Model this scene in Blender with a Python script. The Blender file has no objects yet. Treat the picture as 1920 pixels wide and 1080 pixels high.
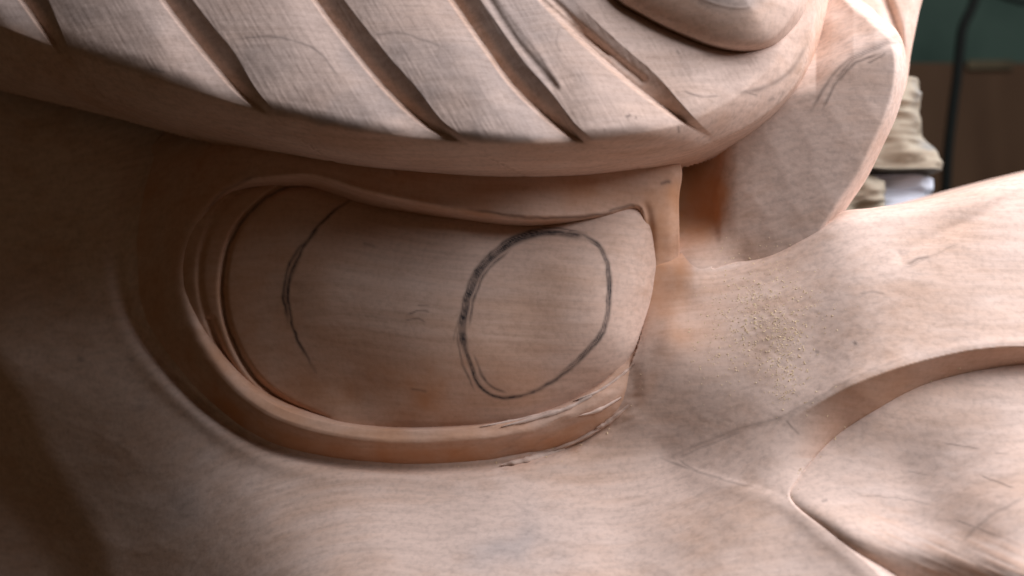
import bpy, math, random
import numpy as np
from mathutils import Vector, noise as mnoise

random.seed(7)
RNG = np.random.default_rng(11)

# ------------------------------------------------------------------ camera, world, lamps, exposure
S = 0.00025            # metres per design unit (the carving is about half a metre across the view)
D = 2050.0             # distance camera -> reference plane of the carving, design units
CZ = 1.10              # camera height above the floor
scn = bpy.context.scene
cam_d = bpy.data.cameras.new('camera')
cam = bpy.data.objects.new('camera', cam_d)
scn.collection.objects.link(cam)
cam.location = (0, -D * S, CZ)
cam.rotation_euler = (math.pi / 2, 0, 0)
cam_d.sensor_width = 36
cam_d.lens = 36 * D / 1920.0
cam_d.clip_start = 0.01
cam_d.clip_end = 50
cam_d.dof.use_dof = True
cam_d.dof.focus_distance = D * S - 0.02
cam_d.dof.aperture_fstop = 5.0
scn.camera = cam

w = bpy.data.worlds.new('World')
scn.world = w
w.use_nodes = True
w.node_tree.nodes['Background'].inputs[0].default_value = (1.0, 0.62, 0.35, 1)
w.node_tree.nodes['Background'].inputs[1].default_value = 0.042


def area_lamp(name, loc, target, size_x, size_y, power, color):
    l = bpy.data.lights.new(name, 'AREA')
    l.shape = 'RECTANGLE'
    l.size = size_x
    l.size_y = size_y
    l.energy = power
    l.color = color
    o = bpy.data.objects.new(name, l)
    scn.collection.objects.link(o)
    o.location = loc
    d = Vector(target) - Vector(loc)
    o.rotation_euler = d.to_track_quat('-Z', 'Y').to_euler()
    return o


# the workshop window, high up on the right
area_lamp('window_light', (0.54, -0.16, CZ + 0.51), (0.18, 0.0, CZ - 0.06), 0.72, 0.72, 12.8, (1.0, 0.985, 1.03))

scn.view_settings.view_transform = 'Standard'
scn.view_settings.look = 'None'
scn.view_settings.exposure = 0.0
scn.view_settings.gamma = 1.0
scn.view_settings.use_curve_mapping = False
scn.render.engine = 'CYCLES'
scn.cycles.max_bounces = 10
scn.cycles.diffuse_bounces = 6
scn.cycles.use_denoising = True

# ------------------------------------------------------------------ grid helpers
STEP = 2.5
U0, U1, V0, V1 = -280.0, 2420.0, -240.0, 1310.0
us = np.arange(U0, U1 + 0.1, STEP)
vs = np.arange(V0, V1 + 0.1, STEP)
UU, VV = np.meshgrid(us, vs)
NV, NU = UU.shape


def sm(a, b, x):
    t = np.clip((x - a) / (b - a), 0, 1)
    return t * t * (3 - 2 * t)


def spline(pts, n=12, closed=False):
    P = np.array(pts, float)
    out = []
    N = len(P)
    rng = range(N if closed else N - 1)
    for i in rng:
        if closed:
            p0, p1, p2, p3 = P[i - 1], P[i], P[(i + 1) % N], P[(i + 2) % N]
        else:
            p1, p2 = P[i], P[i + 1]
            p0 = P[i - 1] if i > 0 else 2 * p1 - p2
            p3 = P[i + 2] if i + 2 < N else 2 * p2 - p1
        for k in range(n):
            t = k / n
            out.append(0.5 * (2 * p1 + (p2 - p0) * t + (2 * p0 - 5 * p1 + 4 * p2 - p3) * t * t
                              + (3 * p1 - p0 - 3 * p2 + p3) * t ** 3))
    if not closed:
        out.append(P[-1])
    else:
        out.append(out[0])
    return np.array(out)


CS = 5.0
cus = np.arange(U0, U1 + CS, CS)
cvs = np.arange(V0, V1 + CS, CS)
CU, CV = np.meshgrid(cus, cvs)


def upsample(G):
    fx = (us - U0) / CS
    fy = (vs - V0) / CS
    ix = np.clip(fx.astype(int), 0, G.shape[1] - 2)
    iy = np.clip(fy.astype(int), 0, G.shape[0] - 2)
    tx = (fx - ix)[None, :]
    ty = (fy - iy)[:, None]
    a = G[iy][:, ix]
    b = G[iy][:, ix + 1]
    c = G[iy + 1][:, ix]
    d = G[iy + 1][:, ix + 1]
    return (a * (1 - tx) + b * tx) * (1 - ty) + (c * (1 - tx) + d * tx) * ty


def polyfield(pts, X=None, Y=None):
    """distance, side (+ on the right hand of travel as seen in the picture), parameter 0..1"""
    fine = X is None
    X = CU if fine else X
    Y = CV if fine else Y
    pts = np.asarray(pts, float)
    seg = np.hypot(*(pts[1:] - pts[:-1]).T)
    cum = np.concatenate([[0], np.cumsum(seg)])
    best = np.full(X.shape, 1e18)
    side = np.zeros(X.shape)
    par = np.zeros(X.shape)
    for i in range(len(pts) - 1):
        ax, ay = pts[i]
        dx, dy = pts[i + 1] - pts[i]
        L2 = dx * dx + dy * dy
        if L2 < 1e-9:
            continue
        t = np.clip(((X - ax) * dx + (Y - ay) * dy) / L2, 0, 1)
        ex, ey = X - ax - t * dx, Y - ay - t * dy
        d2 = ex * ex + ey * ey
        m = d2 < best
        best[m] = d2[m]
        side[m] = (dx * (Y - ay) - dy * (X - ax))[m]
        par[m] = ((cum[i] + t * seg[i]) / cum[-1])[m]
    return np.sqrt(best), np.sign(side), par


def sdist(pts):
    """signed distance on the full grid, + to the left hand of travel in picture space (v down)"""
    d, s, p = polyfield(pts)
    return upsample(-d * s), upsample(p)


def inside(pts, X=CU, Y=CV):
    pts = np.asarray(pts)
    r = np.zeros(X.shape, bool)
    for i in range(len(pts) - 1):
        x0, y0 = pts[i]
        x1, y1 = pts[i + 1]
        if y0 == y1:
            continue
        c = ((y0 > Y) != (y1 > Y)) & (X < (x1 - x0) * (Y - y0) / (y1 - y0) + x0)
        r ^= c
    return r


def sclosed(pts):
    """signed distance, + inside"""
    d, s, p = polyfield(pts)
    return upsample(np.where(inside(pts), d, -d))


def tps(ctrl, X, Y, lam=2.0):
    C = np.array(ctrl, float)
    xy = C[:, :2] / 500.0
    n = len(C)
    r2 = ((xy[:, None] - xy[None]) ** 2).sum(-1)
    K = np.where(r2 > 0, r2 * np.log(r2 + 1e-12), 0) + np.eye(n) * lam * 1e-3
    P = np.c_[np.ones(n), xy]
    A = np.block([[K, P], [P.T, np.zeros((3, 3))]])
    sol = np.linalg.solve(A, np.r_[C[:, 2], np.zeros(3)])
    out = sol[n] + sol[n + 1] * X / 500 + sol[n + 2] * Y / 500
    for i in range(n):
        rr = (X / 500 - xy[i, 0]) ** 2 + (Y / 500 - xy[i, 1]) ** 2
        out = out + sol[i] * rr * np.log(rr + 1e-12)
    return out


def field(ctrl):
    return upsample(tps(ctrl, CU, CV))


def blur(G, n):
    for _ in range(n):
        Q = np.pad(G, 1, mode='edge')
        G = (Q[:-2, 1:-1] + Q[2:, 1:-1] + Q[1:-1, :-2] + Q[1:-1, 2:] + 2 * G) / 6
    return G


def noise(cell, seed, ax=1.0, ay=1.0, ang=0.0):
    """smooth value noise, range about -1..1"""
    r = np.random.default_rng(seed)
    c, s = math.cos(ang), math.sin(ang)
    X = (UU * c + VV * s) / (cell * ax) + 200
    Y = (-UU * s + VV * c) / (cell * ay) + 200
    T = r.uniform(-1, 1, (512, 512))
    ix = np.floor(X).astype(int)
    iy = np.floor(Y).astype(int)
    tx = X - ix
    ty = Y - iy
    tx = tx * tx * (3 - 2 * tx)
    ty = ty * ty * (3 - 2 * ty)
    g = lambda a, b: T[b % 512, a % 512]
    return (g(ix, iy) * (1 - tx) + g(ix + 1, iy) * tx) * (1 - ty) + (g(ix, iy + 1) * (1 - tx) + g(ix + 1, iy + 1) * tx) * ty


def scallop(cell, seed, ax, ay, ang):
    """shallow overlapping gouge facets, 0 in a facet's floor, 1 near its rim"""
    r = np.random.default_rng(seed)
    J = r.uniform(0.1, 0.9, (256, 256, 3))
    c, s = math.cos(ang), math.sin(ang)
    X = (UU * c + VV * s) / (cell * ax) + 60
    Y = (-UU * s + VV * c) / (cell * ay) + 60
    ix = np.floor(X).astype(int)
    iy = np.floor(Y).astype(int)
    best = np.full(UU.shape, 9.0)
    for a in (-1, 0, 1):
        for b in (-1, 0, 1):
            q = J[(iy + b) % 256, (ix + a) % 256]
            d = (ix + a + q[..., 0] - X) ** 2 + (iy + b + q[..., 1] - Y) ** 2 + q[..., 2] * 0.25
            best = np.minimum(best, d)
    return best


def smax(a, b, k):
    h = np.clip(0.5 + 0.5 * (a - b) / k, 0, 1)
    return b * (1 - h) + a * h + k * h * (1 - h)


def world(u, v, h):
    k = (D - h) / D
    return np.stack([(u - 960) * S * k, -h * S + 0 * u, CZ + (540 - v) * S * k], -1)


# ------------------------------------------------------------------ materials
def new_mat(name):
    m = bpy.data.materials.new(name)
    m.use_nodes = True
    nt = m.node_tree
    return m, nt, nt.nodes['Principled BSDF']


def N(nt, typ, **kw):
    n = nt.nodes.new(typ)
    for k, v in kw.items():
        setattr(n, k, v)
    return n


def wood_material(name, fresh, dark, grey, rough=0.85, grain_rot=(0, 0, 0.0)):
    """carved softwood: fine fibres, broad colour drift, a greyed skin where 'weather' is set"""
    m, nt, b = new_mat(name)
    L = nt.links.new
    tc = N(nt, 'ShaderNodeTexCoord')
    mp = N(nt, 'ShaderNodeMapping')
    mp.inputs['Rotation'].default_value = grain_rot
    mp.inputs['Scale'].default_value = (7, 60, 90)
    L(tc.outputs['Object'], mp.inputs['Vector'])
    n1 = N(nt, 'ShaderNodeTexNoise')
    n1.inputs['Scale'].default_value = 1.6
    n1.inputs['Detail'].default_value = 5
    n1.inputs['Roughness'].default_value = 0.62
    L(mp.outputs[0], n1.inputs['Vector'])
    n2 = N(nt, 'ShaderNodeTexNoise')
    n2.inputs['Scale'].default_value = 16
    n2.inputs['Detail'].default_value = 4
    L(tc.outputs['Object'], n2.inputs['Vector'])
    r1 = N(nt, 'ShaderNodeValToRGB')
    r1.color_ramp.elements[0].position = 0.34
    r1.color_ramp.elements[0].color = (*dark, 1)
    r1.color_ramp.elements[1].position = 0.60
    r1.color_ramp.elements[1].color = (*fresh, 1)
    mixv = N(nt, 'ShaderNodeMath', operation='MULTIPLY_ADD')
    L(n1.outputs[0], mixv.inputs[0])
    mixv.inputs[1].default_value = 0.65
    L(n2.outputs[0], mixv.inputs[2])
    sub = N(nt, 'ShaderNodeMath', operation='SUBTRACT')
    L(mixv.outputs[0], sub.inputs[0])
    sub.inputs[1].default_value = 0.32
    L(sub.outputs[0], r1.inputs[0])
    # grey skin
    at = N(nt, 'ShaderNodeAttribute', attribute_name='weather')
    n3 = N(nt, 'ShaderNodeTexNoise')
    n3.inputs['Scale'].default_value = 55
    n3.inputs['Detail'].default_value = 6
    L(tc.outputs['Object'], n3.inputs['Vector'])
    mr = N(nt, 'ShaderNodeMapRange')
    mr.inputs[1].default_value = 0.30
    mr.inputs[2].default_value = 0.62
    mr.inputs[3].default_value = 0.55
    mr.inputs[4].default_value = 1.0
    L(n3.outputs[0], mr.inputs[0])
    mul = N(nt, 'ShaderNodeMath', operation='MULTIPLY', use_clamp=True)
    L(at.outputs['Fac'], mul.inputs[0])
    L(mr.outputs[0], mul.inputs[1])
    mx = N(nt, 'ShaderNodeMix', data_type='RGBA')
    L(mul.outputs[0], mx.inputs[0])
    L(r1.outputs[0], mx.inputs[6])
    mx.inputs[7].default_value = (*grey, 1)
    # dark pores / specks
    n4 = N(nt, 'ShaderNodeTexNoise')
    n4.inputs['Scale'].default_value = 420
    n4.inputs['Detail'].default_value = 3
    L(tc.outputs['Object'], n4.inputs['Vector'])
    mr4 = N(nt, 'ShaderNodeMapRange')
    mr4.inputs[1].default_value = 0.30
    mr4.inputs[2].default_value = 0.55
    mr4.inputs[3].default_value = 0.90
    mr4.inputs[4].default_value = 1.03
    L(n4.outputs[0], mr4.inputs[0])
    nb = N(nt, 'ShaderNodeTexNoise')
    nb.inputs['Scale'].default_value = 5.0
    nb.inputs['Detail'].default_value = 1
    L(tc.outputs['Object'], nb.inputs['Vector'])
    vs_ = N(nt, 'ShaderNodeVectorMath', operation='SCALE')
    vs_.inputs['Scale'].default_value = 0.07
    L(nb.outputs['Color'], vs_.inputs[0])
    va_ = N(nt, 'ShaderNodeVectorMath', operation='ADD')
    L(tc.outputs['Object'], va_.inputs[0])
    L(vs_.outputs[0], va_.inputs[1])
    L(va_.outputs[0], mp.inputs['Vector'])
    mp5 = N(nt, 'ShaderNodeMapping')
    mp5.inputs['Rotation'].default_value = grain_rot
    mp5.inputs['Scale'].default_value = (22, 260, 420)
    L(va_.outputs[0], mp5.inputs['Vector'])
    n5 = N(nt, 'ShaderNodeTexNoise')
    n5.inputs['Scale'].default_value = 1.0
    n5.inputs['Detail'].default_value = 4
    L(mp5.outputs[0], n5.inputs['Vector'])
    mr6 = N(nt, 'ShaderNodeMapRange')
    mr6.inputs[1].default_value = 0.32
    mr6.inputs[2].default_value = 0.60
    mr6.inputs[3].default_value = -0.10
    mr6.inputs[4].default_value = 0.04
    L(n5.outputs[0], mr6.inputs[0])
    ad = N(nt, 'ShaderNodeMath', operation='ADD')
    L(mr4.outputs[0], ad.inputs[0])
    L(mr6.outputs[0], ad.inputs[1])
    hs = N(nt, 'ShaderNodeMix', data_type='RGBA', blend_type='MULTIPLY')
    hs.inputs[0].default_value = 1.0
    L(mx.outputs[2], hs.inputs[6])
    L(ad.outputs[0], hs.inputs[7])
    # orange tint: fresh-cut wood tone and painted warm shade
    at2 = N(nt, 'ShaderNodeAttribute', attribute_name='cut_shade')
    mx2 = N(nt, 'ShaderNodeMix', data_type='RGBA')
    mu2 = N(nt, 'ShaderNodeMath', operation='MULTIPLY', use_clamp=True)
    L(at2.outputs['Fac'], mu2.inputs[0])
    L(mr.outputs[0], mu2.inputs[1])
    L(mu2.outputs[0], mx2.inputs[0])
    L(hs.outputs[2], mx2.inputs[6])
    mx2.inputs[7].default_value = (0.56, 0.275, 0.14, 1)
    # pencil marks, and a painted shade line on the brow
    at3 = N(nt, 'ShaderNodeAttribute', attribute_name='pencil_and_shade')
    mr5 = N(nt, 'ShaderNodeMapRange')
    mr5.inputs[1].default_value = 0.32
    mr5.inputs[2].default_value = 0.60
    mr5.inputs[3].default_value = 0.74
    mr5.inputs[4].default_value = 1.0
    L(n4.outputs[0], mr5.inputs[0])
    mu3 = N(nt, 'ShaderNodeMath', operation='MULTIPLY', use_clamp=True)
    L(at3.outputs['Fac'], mu3.inputs[0])
    L(mr5.outputs[0], mu3.inputs[1])
    mx3 = N(nt, 'ShaderNodeMix', data_type='RGBA')
    L(mu3.outputs[0], mx3.inputs[0])
    L(mx2.outputs[2], mx3.inputs[6])
    mx3.inputs[7].default_value = (0.035, 0.032, 0.036, 1)
    L(mx3.outputs[2], b.inputs['Base Color'])
    b.inputs['Roughness'].default_value = rough
    b.inputs['Specular IOR Level'].default_value = 0.12
    # relief: fibres + tool chatter
    bp = N(nt, 'ShaderNodeBump')
    bp.inputs['Strength'].default_value = 0.07
    bp.inputs['Distance'].default_value = 0.001
    L(n1.outputs[0], bp.inputs['Height'])
    bp2 = N(nt, 'ShaderNodeBump')
    bp2.inputs['Strength'].default_value = 0.12
    bp2.inputs['Distance'].default_value = 0.0006
    L(n4.outputs[0], bp2.inputs['Height'])
    L(bp.outputs[0], bp2.inputs['Normal'])
    L(bp2.outputs[0], b.inputs['Normal'])
    return m


FRESH = (0.69, 0.535, 0.46)
DARKW = (0.61, 0.435, 0.345)
GREY = (0.46, 0.395, 0.375)
M_WOOD = wood_material('carved_wood', FRESH, DARKW, GREY, grain_rot=(0, 0.25, 0))
M_BROW = wood_material('brow_wood', FRESH, DARKW, (0.37, 0.325, 0.31), grain_rot=(0, 0.95, 0))

# ------------------------------------------------------------------ object helpers
col = scn.collection


def tag(o, label=None, cat=None, group=None, kind=None):
    if label:
        o['label'] = label
    if cat:
        o['category'] = cat
    if group:
        o['group'] = group
    if kind:
        o['kind'] = kind
    return o


def empty(name, loc):
    o = bpy.data.objects.new(name, None)
    o.empty_display_size = 0.05
    o.location = loc
    col.objects.link(o)
    return o


def link(name, me, mat, parent=None):
    o = bpy.data.objects.new(name, me)
    if mat:
        me.materials.append(mat)
    col.objects.link(o)
    if parent:
        o.parent = parent
        inv = Vector((0, 0, 0))
        p = parent
        while p:
            inv += p.location
            p = p.parent
        o.location = -inv
    return o


def grid_normals(P):
    du = np.gradient(P, axis=1)
    dv = np.gradient(P, axis=0)
    n = np.cross(du, dv)
    n /= np.linalg.norm(n, axis=-1, keepdims=True) + 1e-12
    n[n[..., 1] > 0] *= -1
    return n


def surf(name, H, mask, mat, parent, attrs=None, facemask=None, normals=False, edge=None, skirt=0.0):
    """mesh of the relief H over the grid cells whose four corners lie in mask; 'edge' is a signed
    distance whose zero line trims the sheet cleanly, 'skirt' gives the rim a depth in metres"""
    GU, GV = UU, VV
    if edge is not None:
        mask = mask & (edge < 1.45 * STEP)
        gv_, gu_ = np.gradient(edge, STEP)
        gl_ = np.hypot(gu_, gv_) + 1e-6
        sh = np.where(edge > 0, edge, 0) * mask
        GU = UU - sh * gu_ / gl_
        GV = VV - sh * gv_ / gl_
    fm = mask[:-1, :-1] & mask[1:, :-1] & mask[:-1, 1:] & mask[1:, 1:]
    if facemask is not None:
        fm = fm & facemask
    idx = np.arange(NV * NU).reshape(NV, NU)
    q = np.stack([idx[:-1, :-1][fm], idx[1:, :-1][fm], idx[1:, 1:][fm], idx[:-1, 1:][fm]], -1)
    used, invq = np.unique(q, return_inverse=True)
    invq = invq.reshape(-1)
    P = world(GU, GV, H)
    co = P.reshape(-1, 3)[used]
    if skirt:
        e = np.concatenate([invq.reshape(-1, 4)[:, [k, (k + 1) % 4]] for k in range(4)])
        key = np.sort(e, 1)
        kk = key[:, 0].astype(np.int64) * len(used) + key[:, 1]
        _, first, cnt = np.unique(kk, return_index=True, return_counts=True)
        be = e[first[cnt == 1]]
        bv, binv = np.unique(be, return_inverse=True)
        binv = binv.reshape(be.shape)
        cb_ = co[bv].copy()
        cb_[:, 1] += skirt
        sq = np.stack([be[:, 1], be[:, 0], binv[:, 0] + len(co), binv[:, 1] + len(co)], -1)
        invq = np.concatenate([invq, sq.reshape(-1)])
        co = np.concatenate([co, cb_])
        q = np.concatenate([q, sq])
        used = np.concatenate([used, used[bv]])
    me = bpy.data.meshes.new(name)
    nf = len(q)
    me.vertices.add(len(co))
    me.vertices.foreach_set('co', co.astype(np.float32).ravel())
    me.loops.add(nf * 4)
    me.loops.foreach_set('vertex_index', invq.astype(np.int32))
    me.polygons.add(nf)
    me.polygons.foreach_set('loop_start', np.arange(0, nf * 4, 4, dtype=np.int32))
    me.polygons.foreach_set('use_smooth', np.ones(nf, bool))
    me.update(calc_edges=True)
    for k, A in (attrs or {}).items():
        a = me.attributes.new(k, 'FLOAT', 'POINT')
        a.data.foreach_set('value', A.reshape(-1)[used].astype(np.float32))
    if normals:
        n = grid_normals(P).reshape(-1, 3)[used]  # rim vertices reuse the sheet's normal
        me.normals_split_custom_set_from_vertices(n.astype(np.float32))
    return link(name, me, mat, parent)


def rel(o, parent):
    return o


# ------------------------------------------------------------------ THE CARVING: curves
lipL = spline([(560, 326), (440, 346), (378, 410), (346, 500), (362, 590), (405, 682), (472, 752), (560, 795),
               (700, 822), (850, 820), (1000, 800), (1100, 760), (1170, 700), (1204, 610), (1216, 500), (1212, 420),
               (1194, 384), (1120, 400), (1000, 404), (850, 389), (700, 359), (620, 335)], 10, True)
outO = spline([(330, 235), (270, 300), (232, 400), (218, 500), (245, 600), (310, 690), (400, 775), (500, 838),
               (620, 868), (760, 880), (900, 876), (1000, 858), (1090, 828), (1180, 768), (1240, 680), (1270, 580),
               (1274, 480), (1273, 380), (1272, 300), (1180, 240), (950, 230), (700, 205), (480, 175)], 10, True)
browB = spline([(-420, 30), (-150, 100), (0, 140), (200, 188), (350, 228), (500, 265), (620, 290), (750, 307), (950, 319),
                (1150, 306), (1270, 287), (1350, 262), (1420, 226), (1475, 180), (1505, 130), (1521, 70),
                (1527, 20), (1538, -100), (1560, -330)], 10)
crest = spline([(1240, 545), (1290, 522), (1335, 506), (1450, 463), (1560, 402), (1640, 389), (1750, 372),
                (1920, 327), (2080, 285), (2300, 235)], 10)
bandT = spline([(1430, 815), (1475, 790), (1530, 760), (1600, 722), (1680, 692), (1750, 672), (1830, 656), (1920, 650),
                (2060, 655), (2300, 680)], 10)
bulbC = spline([(1481, 937), (1502, 888), (1560, 822), (1640, 768), (1750, 714), (1920, 682), (2120, 680), (2330, 740),
                (2400, 1100), (2300, 1450), (1980, 1400), (1790, 1230), (1655, 1083), (1560, 1003)], 10, True)
foldF = spline([(1252, 860), (1300, 880), (1380, 903), (1481, 938), (1560, 1003), (1655, 1083), (1790, 1230), (1900, 1360)], 8)
foldK = spline([(1252, 860), (1300, 838), (1380, 806), (1475, 778), (1600, 715)], 8)
jowl = spline([(-260, 480), (-100, 610), (0, 735), (60, 865), (120, 955), (160, 1020), (185, 1100), (215, 1330)], 8)

sL = sclosed(lipL)          # + inside the lid opening
sO = sclosed(outO)
sB, _ = sdist(browB)        # + above the brow's lower edge
sC, _ = sdist(crest)        # + above the nose crest line
sT, _ = sdist(bandT)
sG = sclosed(bulbC)
sF, pF = sdist(foldF)
sK, pK = sdist(foldK)
sJ, _ = sdist(jowl)

# broad and fine unevenness of hand carving
W1 = noise(190, 1) * 5 + noise(80, 2) * 1.3
W2 = noise(30, 3, 2.2, 0.8, 0.4) * 0.28 + noise(11, 4, 2.5, 0.7, 0.5) * 0.14

G1 = blur(scallop(46, 5, 2.6, 1.0, 0.45), 3) * 2.2
G2 = blur(scallop(60, 6, 1.0, 2.4, -0.5), 5) * 1.8
G3 = blur(scallop(26, 8, 4.0, 1.0, 0.1), 3) * 1.4

# ------------------------------------------------------------------ face: cheek, socket floor, nose bridge
face = field([
    (-280, 300, -520), (0, 300, -330), (150, 250, -250), (100, 500, -260), (-280, 800, -520), (0, 700, -270), (230, 500, -185),
    (330, 250, -200), (245, 650, -160), (310, 700, -125), (160, 800, -190), (100, 950, -230), (0, 900, -320), (400, 790, -75), (500, 850, -40),
    (620, 880, -18), (760, 892, -2), (900, 888, 10), (1000, 870, 14), (1090, 840, 14), (1190, 785, 36),
    (300, 950, -70), (500, 1000, 50), (700, 1000, 98), (900, 1000, 112), (1100, 990, 124), (1100, 920, 66), (1250, 980, 140), (800, 940, 45),
    (400, 1080, 40), (900, 1120, 205), (600, 1300, 250), (1200, 1300, 330), (1200, 1080, 190), (0, 1150, -260), (200, 1300, -60),
    (1250, 860, 46), (1380, 960, 152), (1500, 1080, 220), (1450, 1250, 300), (1300, 780, 50), (1260, 640, 42), (1310, 660, 50), (1290, 560, -2), (1330, 520, -14), (1290, 520, -12),
    (1450, 475, -8), (1560, 415, 20), (1640, 402, 25), (1750, 385, 30), (1920, 342, 30), (2180, 280, 10),
    (1450, 580, 58), (1600, 520, 92), (1750, 500, 106), (1920, 450, 100), (2150, 420, 80),
    (1400, 700, 68), (1550, 680, 122), (1700, 620, 154), (1900, 600, 172), (2150, 620, 165),
    (1480, 785, 120), (1600, 722, 170), (1750, 672, 185), (1920, 650, 195), (1400, 850, 102), (1470, 920, 152),
    (700, 500, -170), (1000, 500, -150), (500, 350, -190), (900, 300, -140), (1150, 300, -110), (1200, 480, -110),
    (900, 0, -200), (300, 0, -300), (1300, 0, -160), (1300, 350, -130),
])
# nose, wing and cheek lean back towards the light above
wrt = sm(1150, 1450, UU)
sp_ = lambda q, k: np.log1p(np.exp(np.clip(q / k, -40, 40))) * k
face += (0.04 * (VV - 600) + 0.20 * sp_(VV - 600, 60)) * wrt + 0.30 * sp_(VV - 860, 30) * (1 - wrt) * sm(200, 650, UU)
# everything under the lids may sink away
face = np.where(sL > 0, np.minimum(face, -100), face)
# crease where the lower lid meets the cheek: the cheek rises in a soft lip just outside
face += 7 * np.exp(-((sO + 22) / 18.0) ** 2) * sm(600, 750, VV) * (1 - sm(1040, 1150, UU))
face -= 10 * np.exp(-(sO / 7.0) ** 2) * sm(520, 700, VV) * (1 - sm(1060, 1170, UU))
# nose bridge rolls over its crest
roll = np.clip(sC + 30, 0, None) * sm(1268, 1350, UU)
face -= np.where(roll < 30, roll ** 2 / 26.0, 900 / 26.0 + (roll - 30) * 6.0)
# groove between the bridge and the nose wing
inband = (sT < 0) & (UU > 1380)
t = np.clip(-sT / (np.abs(sT) + np.abs(sG) + 1e-6), 0, 1)
qlow = (VV - 937) - 0.25 * (UU - 1481)
dep = 60 * sm(1440, 1590, UU) * (1 - sm(-70, 10, qlow) * (sG > -30))
t = np.where(sG > 0, 1.0, t)
face = np.where(inband & (sF > -4) | (sG > 0), face - dep * t, face)
face += 2 * np.exp(-((sT - 10) / 9.0) ** 2) * sm(1480, 1560, UU)
# hollow triangle at the wing's root, cheek fold in front of it
tri = sm(-8, 6, sF) * sm(-8, 10, -sK) * sm(1240, 1330, UU) * sm(-10, 25, -sG) * (1 - sm(1490, 1570, UU))
face -= 2 * tri
face += 3 * np.exp(-((sF + 14) / 16.0) ** 2) * sm(1250, 1420, UU)
face_g = face.copy()
face = np.where(sG > 0, face - 1.6 * sG, face)
rl_ = 1 - sm(330, 480, UU)
face -= 12 * np.exp(-(sO / 15.0) ** 2) * rl_
# jowl fold at lower left
face -= 48 * sm(-60, 90, -sJ)
face += 3 * np.exp(-((sJ - 26) / 22.0) ** 2)
# brow line sketch grooves, hollows on the bridge's far flank
gl = spline([(1690, 480), (1760, 440), (1840, 405), (1920, 352), (2000, 310)], 8)
dgl = upsample(polyfield(gl)[0])
face -= 7 * np.exp(-(dgl / 13.0) ** 2)
face += W1 * 0.9 + W2 * 0.8 + G1 * (0.35 + 0.65 * sm(-0.2, 0.5, noise(220, 9)))
face += noise(9, 21) * 0.5 * np.exp(-(((UU - 1420) / 90) ** 2 + ((VV - 600) / 110) ** 2))
# ragged splinters along the lower lid's crease on the right
rag = np.exp(-(sO / 20.0) ** 2) * sm(860, 1000, UU) * sm(620, 720, VV)
face += rag * (noise(9, 31, 3.0, 0.9, -0.45) * 1.8)

# ------------------------------------------------------------------ lids
lip_h = field([(560, 326, 5), (440, 346, -36), (378, 410, -58), (346, 500, -76), (405, 682, -36), (560, 795, 6), (700, 822, 20), (850, 820, 26),
               (1000, 800, 32), (1120, 745, 36), (1204, 610, -6), (1216, 500, -10), (1194, 384, 8), (1000, 404, 66),
               (850, 389, 62), (700, 359, 45), (900, 600, 30), (220, 500, -150), (760, 880, 20), (1273, 400, 5), (900, 270, 50), (500, 200, -30)])
face_f = face.copy()
tt = np.clip(-sL / (np.abs(sL) + np.abs(sO) + 1e-6), 0, 1)          # 0 on the lip, 1 in the outer crease
base = field([(330, 235, -190), (218, 500, -215), (310, 690, -150), (400, 775, -100), (500, 838, -62), (620, 868, -40), (760, 880, -24),
              (900, 876, -14), (1000, 858, -8), (1090, 828, 2), (1180, 768, 18), (1240, 680, -4), (1270, 580, -20), (1274, 480, -14), (1273, 380, -14),
              (1272, 300, -10), (950, 230, 30), (700, 205, 0), (480, 175, -90), (700, 500, 0)])
wr_ = sm(1130, 1230, UU) * sm(430, 560, VV)
base = base * (1 - wr_) + (np.maximum(face, -100) - 4) * wr_
low = sm(560, 700, VV) * sm(250, 420, UU)
prof_low = np.where(tt < 0.12, 1.0, 1 - (tt - 0.12) / 0.88)
prof_up = 1 - tt ** 1.3
prof = prof_low * low + prof_up * (1 - low)
lid = base + (lip_h - base) * prof
lid -= 12 * np.exp(-(sO / 15.0) ** 2) * rl_
# a second soft crease on the dark outer left of the lid
lid -= 12 * np.exp(-((tt - 0.62) / 0.10) ** 2) * (1 - sm(330, 520, UU)) * (1 - sm(480, 640, VV))
lipw = 17 * low + 6 * (1 - low)
lid = np.where(sL > 0, lip_h - sL * (0.55 * low + 0.9 * (1 - low)) - np.clip(sL - lipw, 0, None) * 2.6, lid)
lid += 2.0 * np.exp(-(sL / 6.0) ** 2) * (1 - low) * (1 - sm(1050, 1190, UU))
lw_ = 1 - sm(380, 560, UU)
lid = lid * (1 - lw_) + blur(lid, 70) * lw_
# outside the crease the lid dives into the face
lid = np.where(sO < 0, lid + sO * 4.0, lid)
lid -= 9 * np.exp(-(np.clip(sO, 0, None) / 12.0) ** 2) * sm(1200, 1240, UU) * (1 - sm(480, 560, VV))
lid -= 7 * sm(1195, 1225, UU) * sm(430, 620, VV) * (1 - sm(690, 760, VV))
lid += W1 * 0.6 + W2 * 0.7 + G3 * 1.7
lid += sm(780, 1000, UU) * (1 - sm(1060, 1130, UU)) * low * np.exp(-((sL + 10) / 34.0) ** 2) * noise(8, 33, 5.0, 0.7, -0.42) * 2.6
pil = sm(1195, 1225, UU) * sm(300, 380, VV) * (1 - sm(600, 720, VV))
lid -= 7 * np.exp(-((sL + 3) / 9.0) ** 2) * pil

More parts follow.
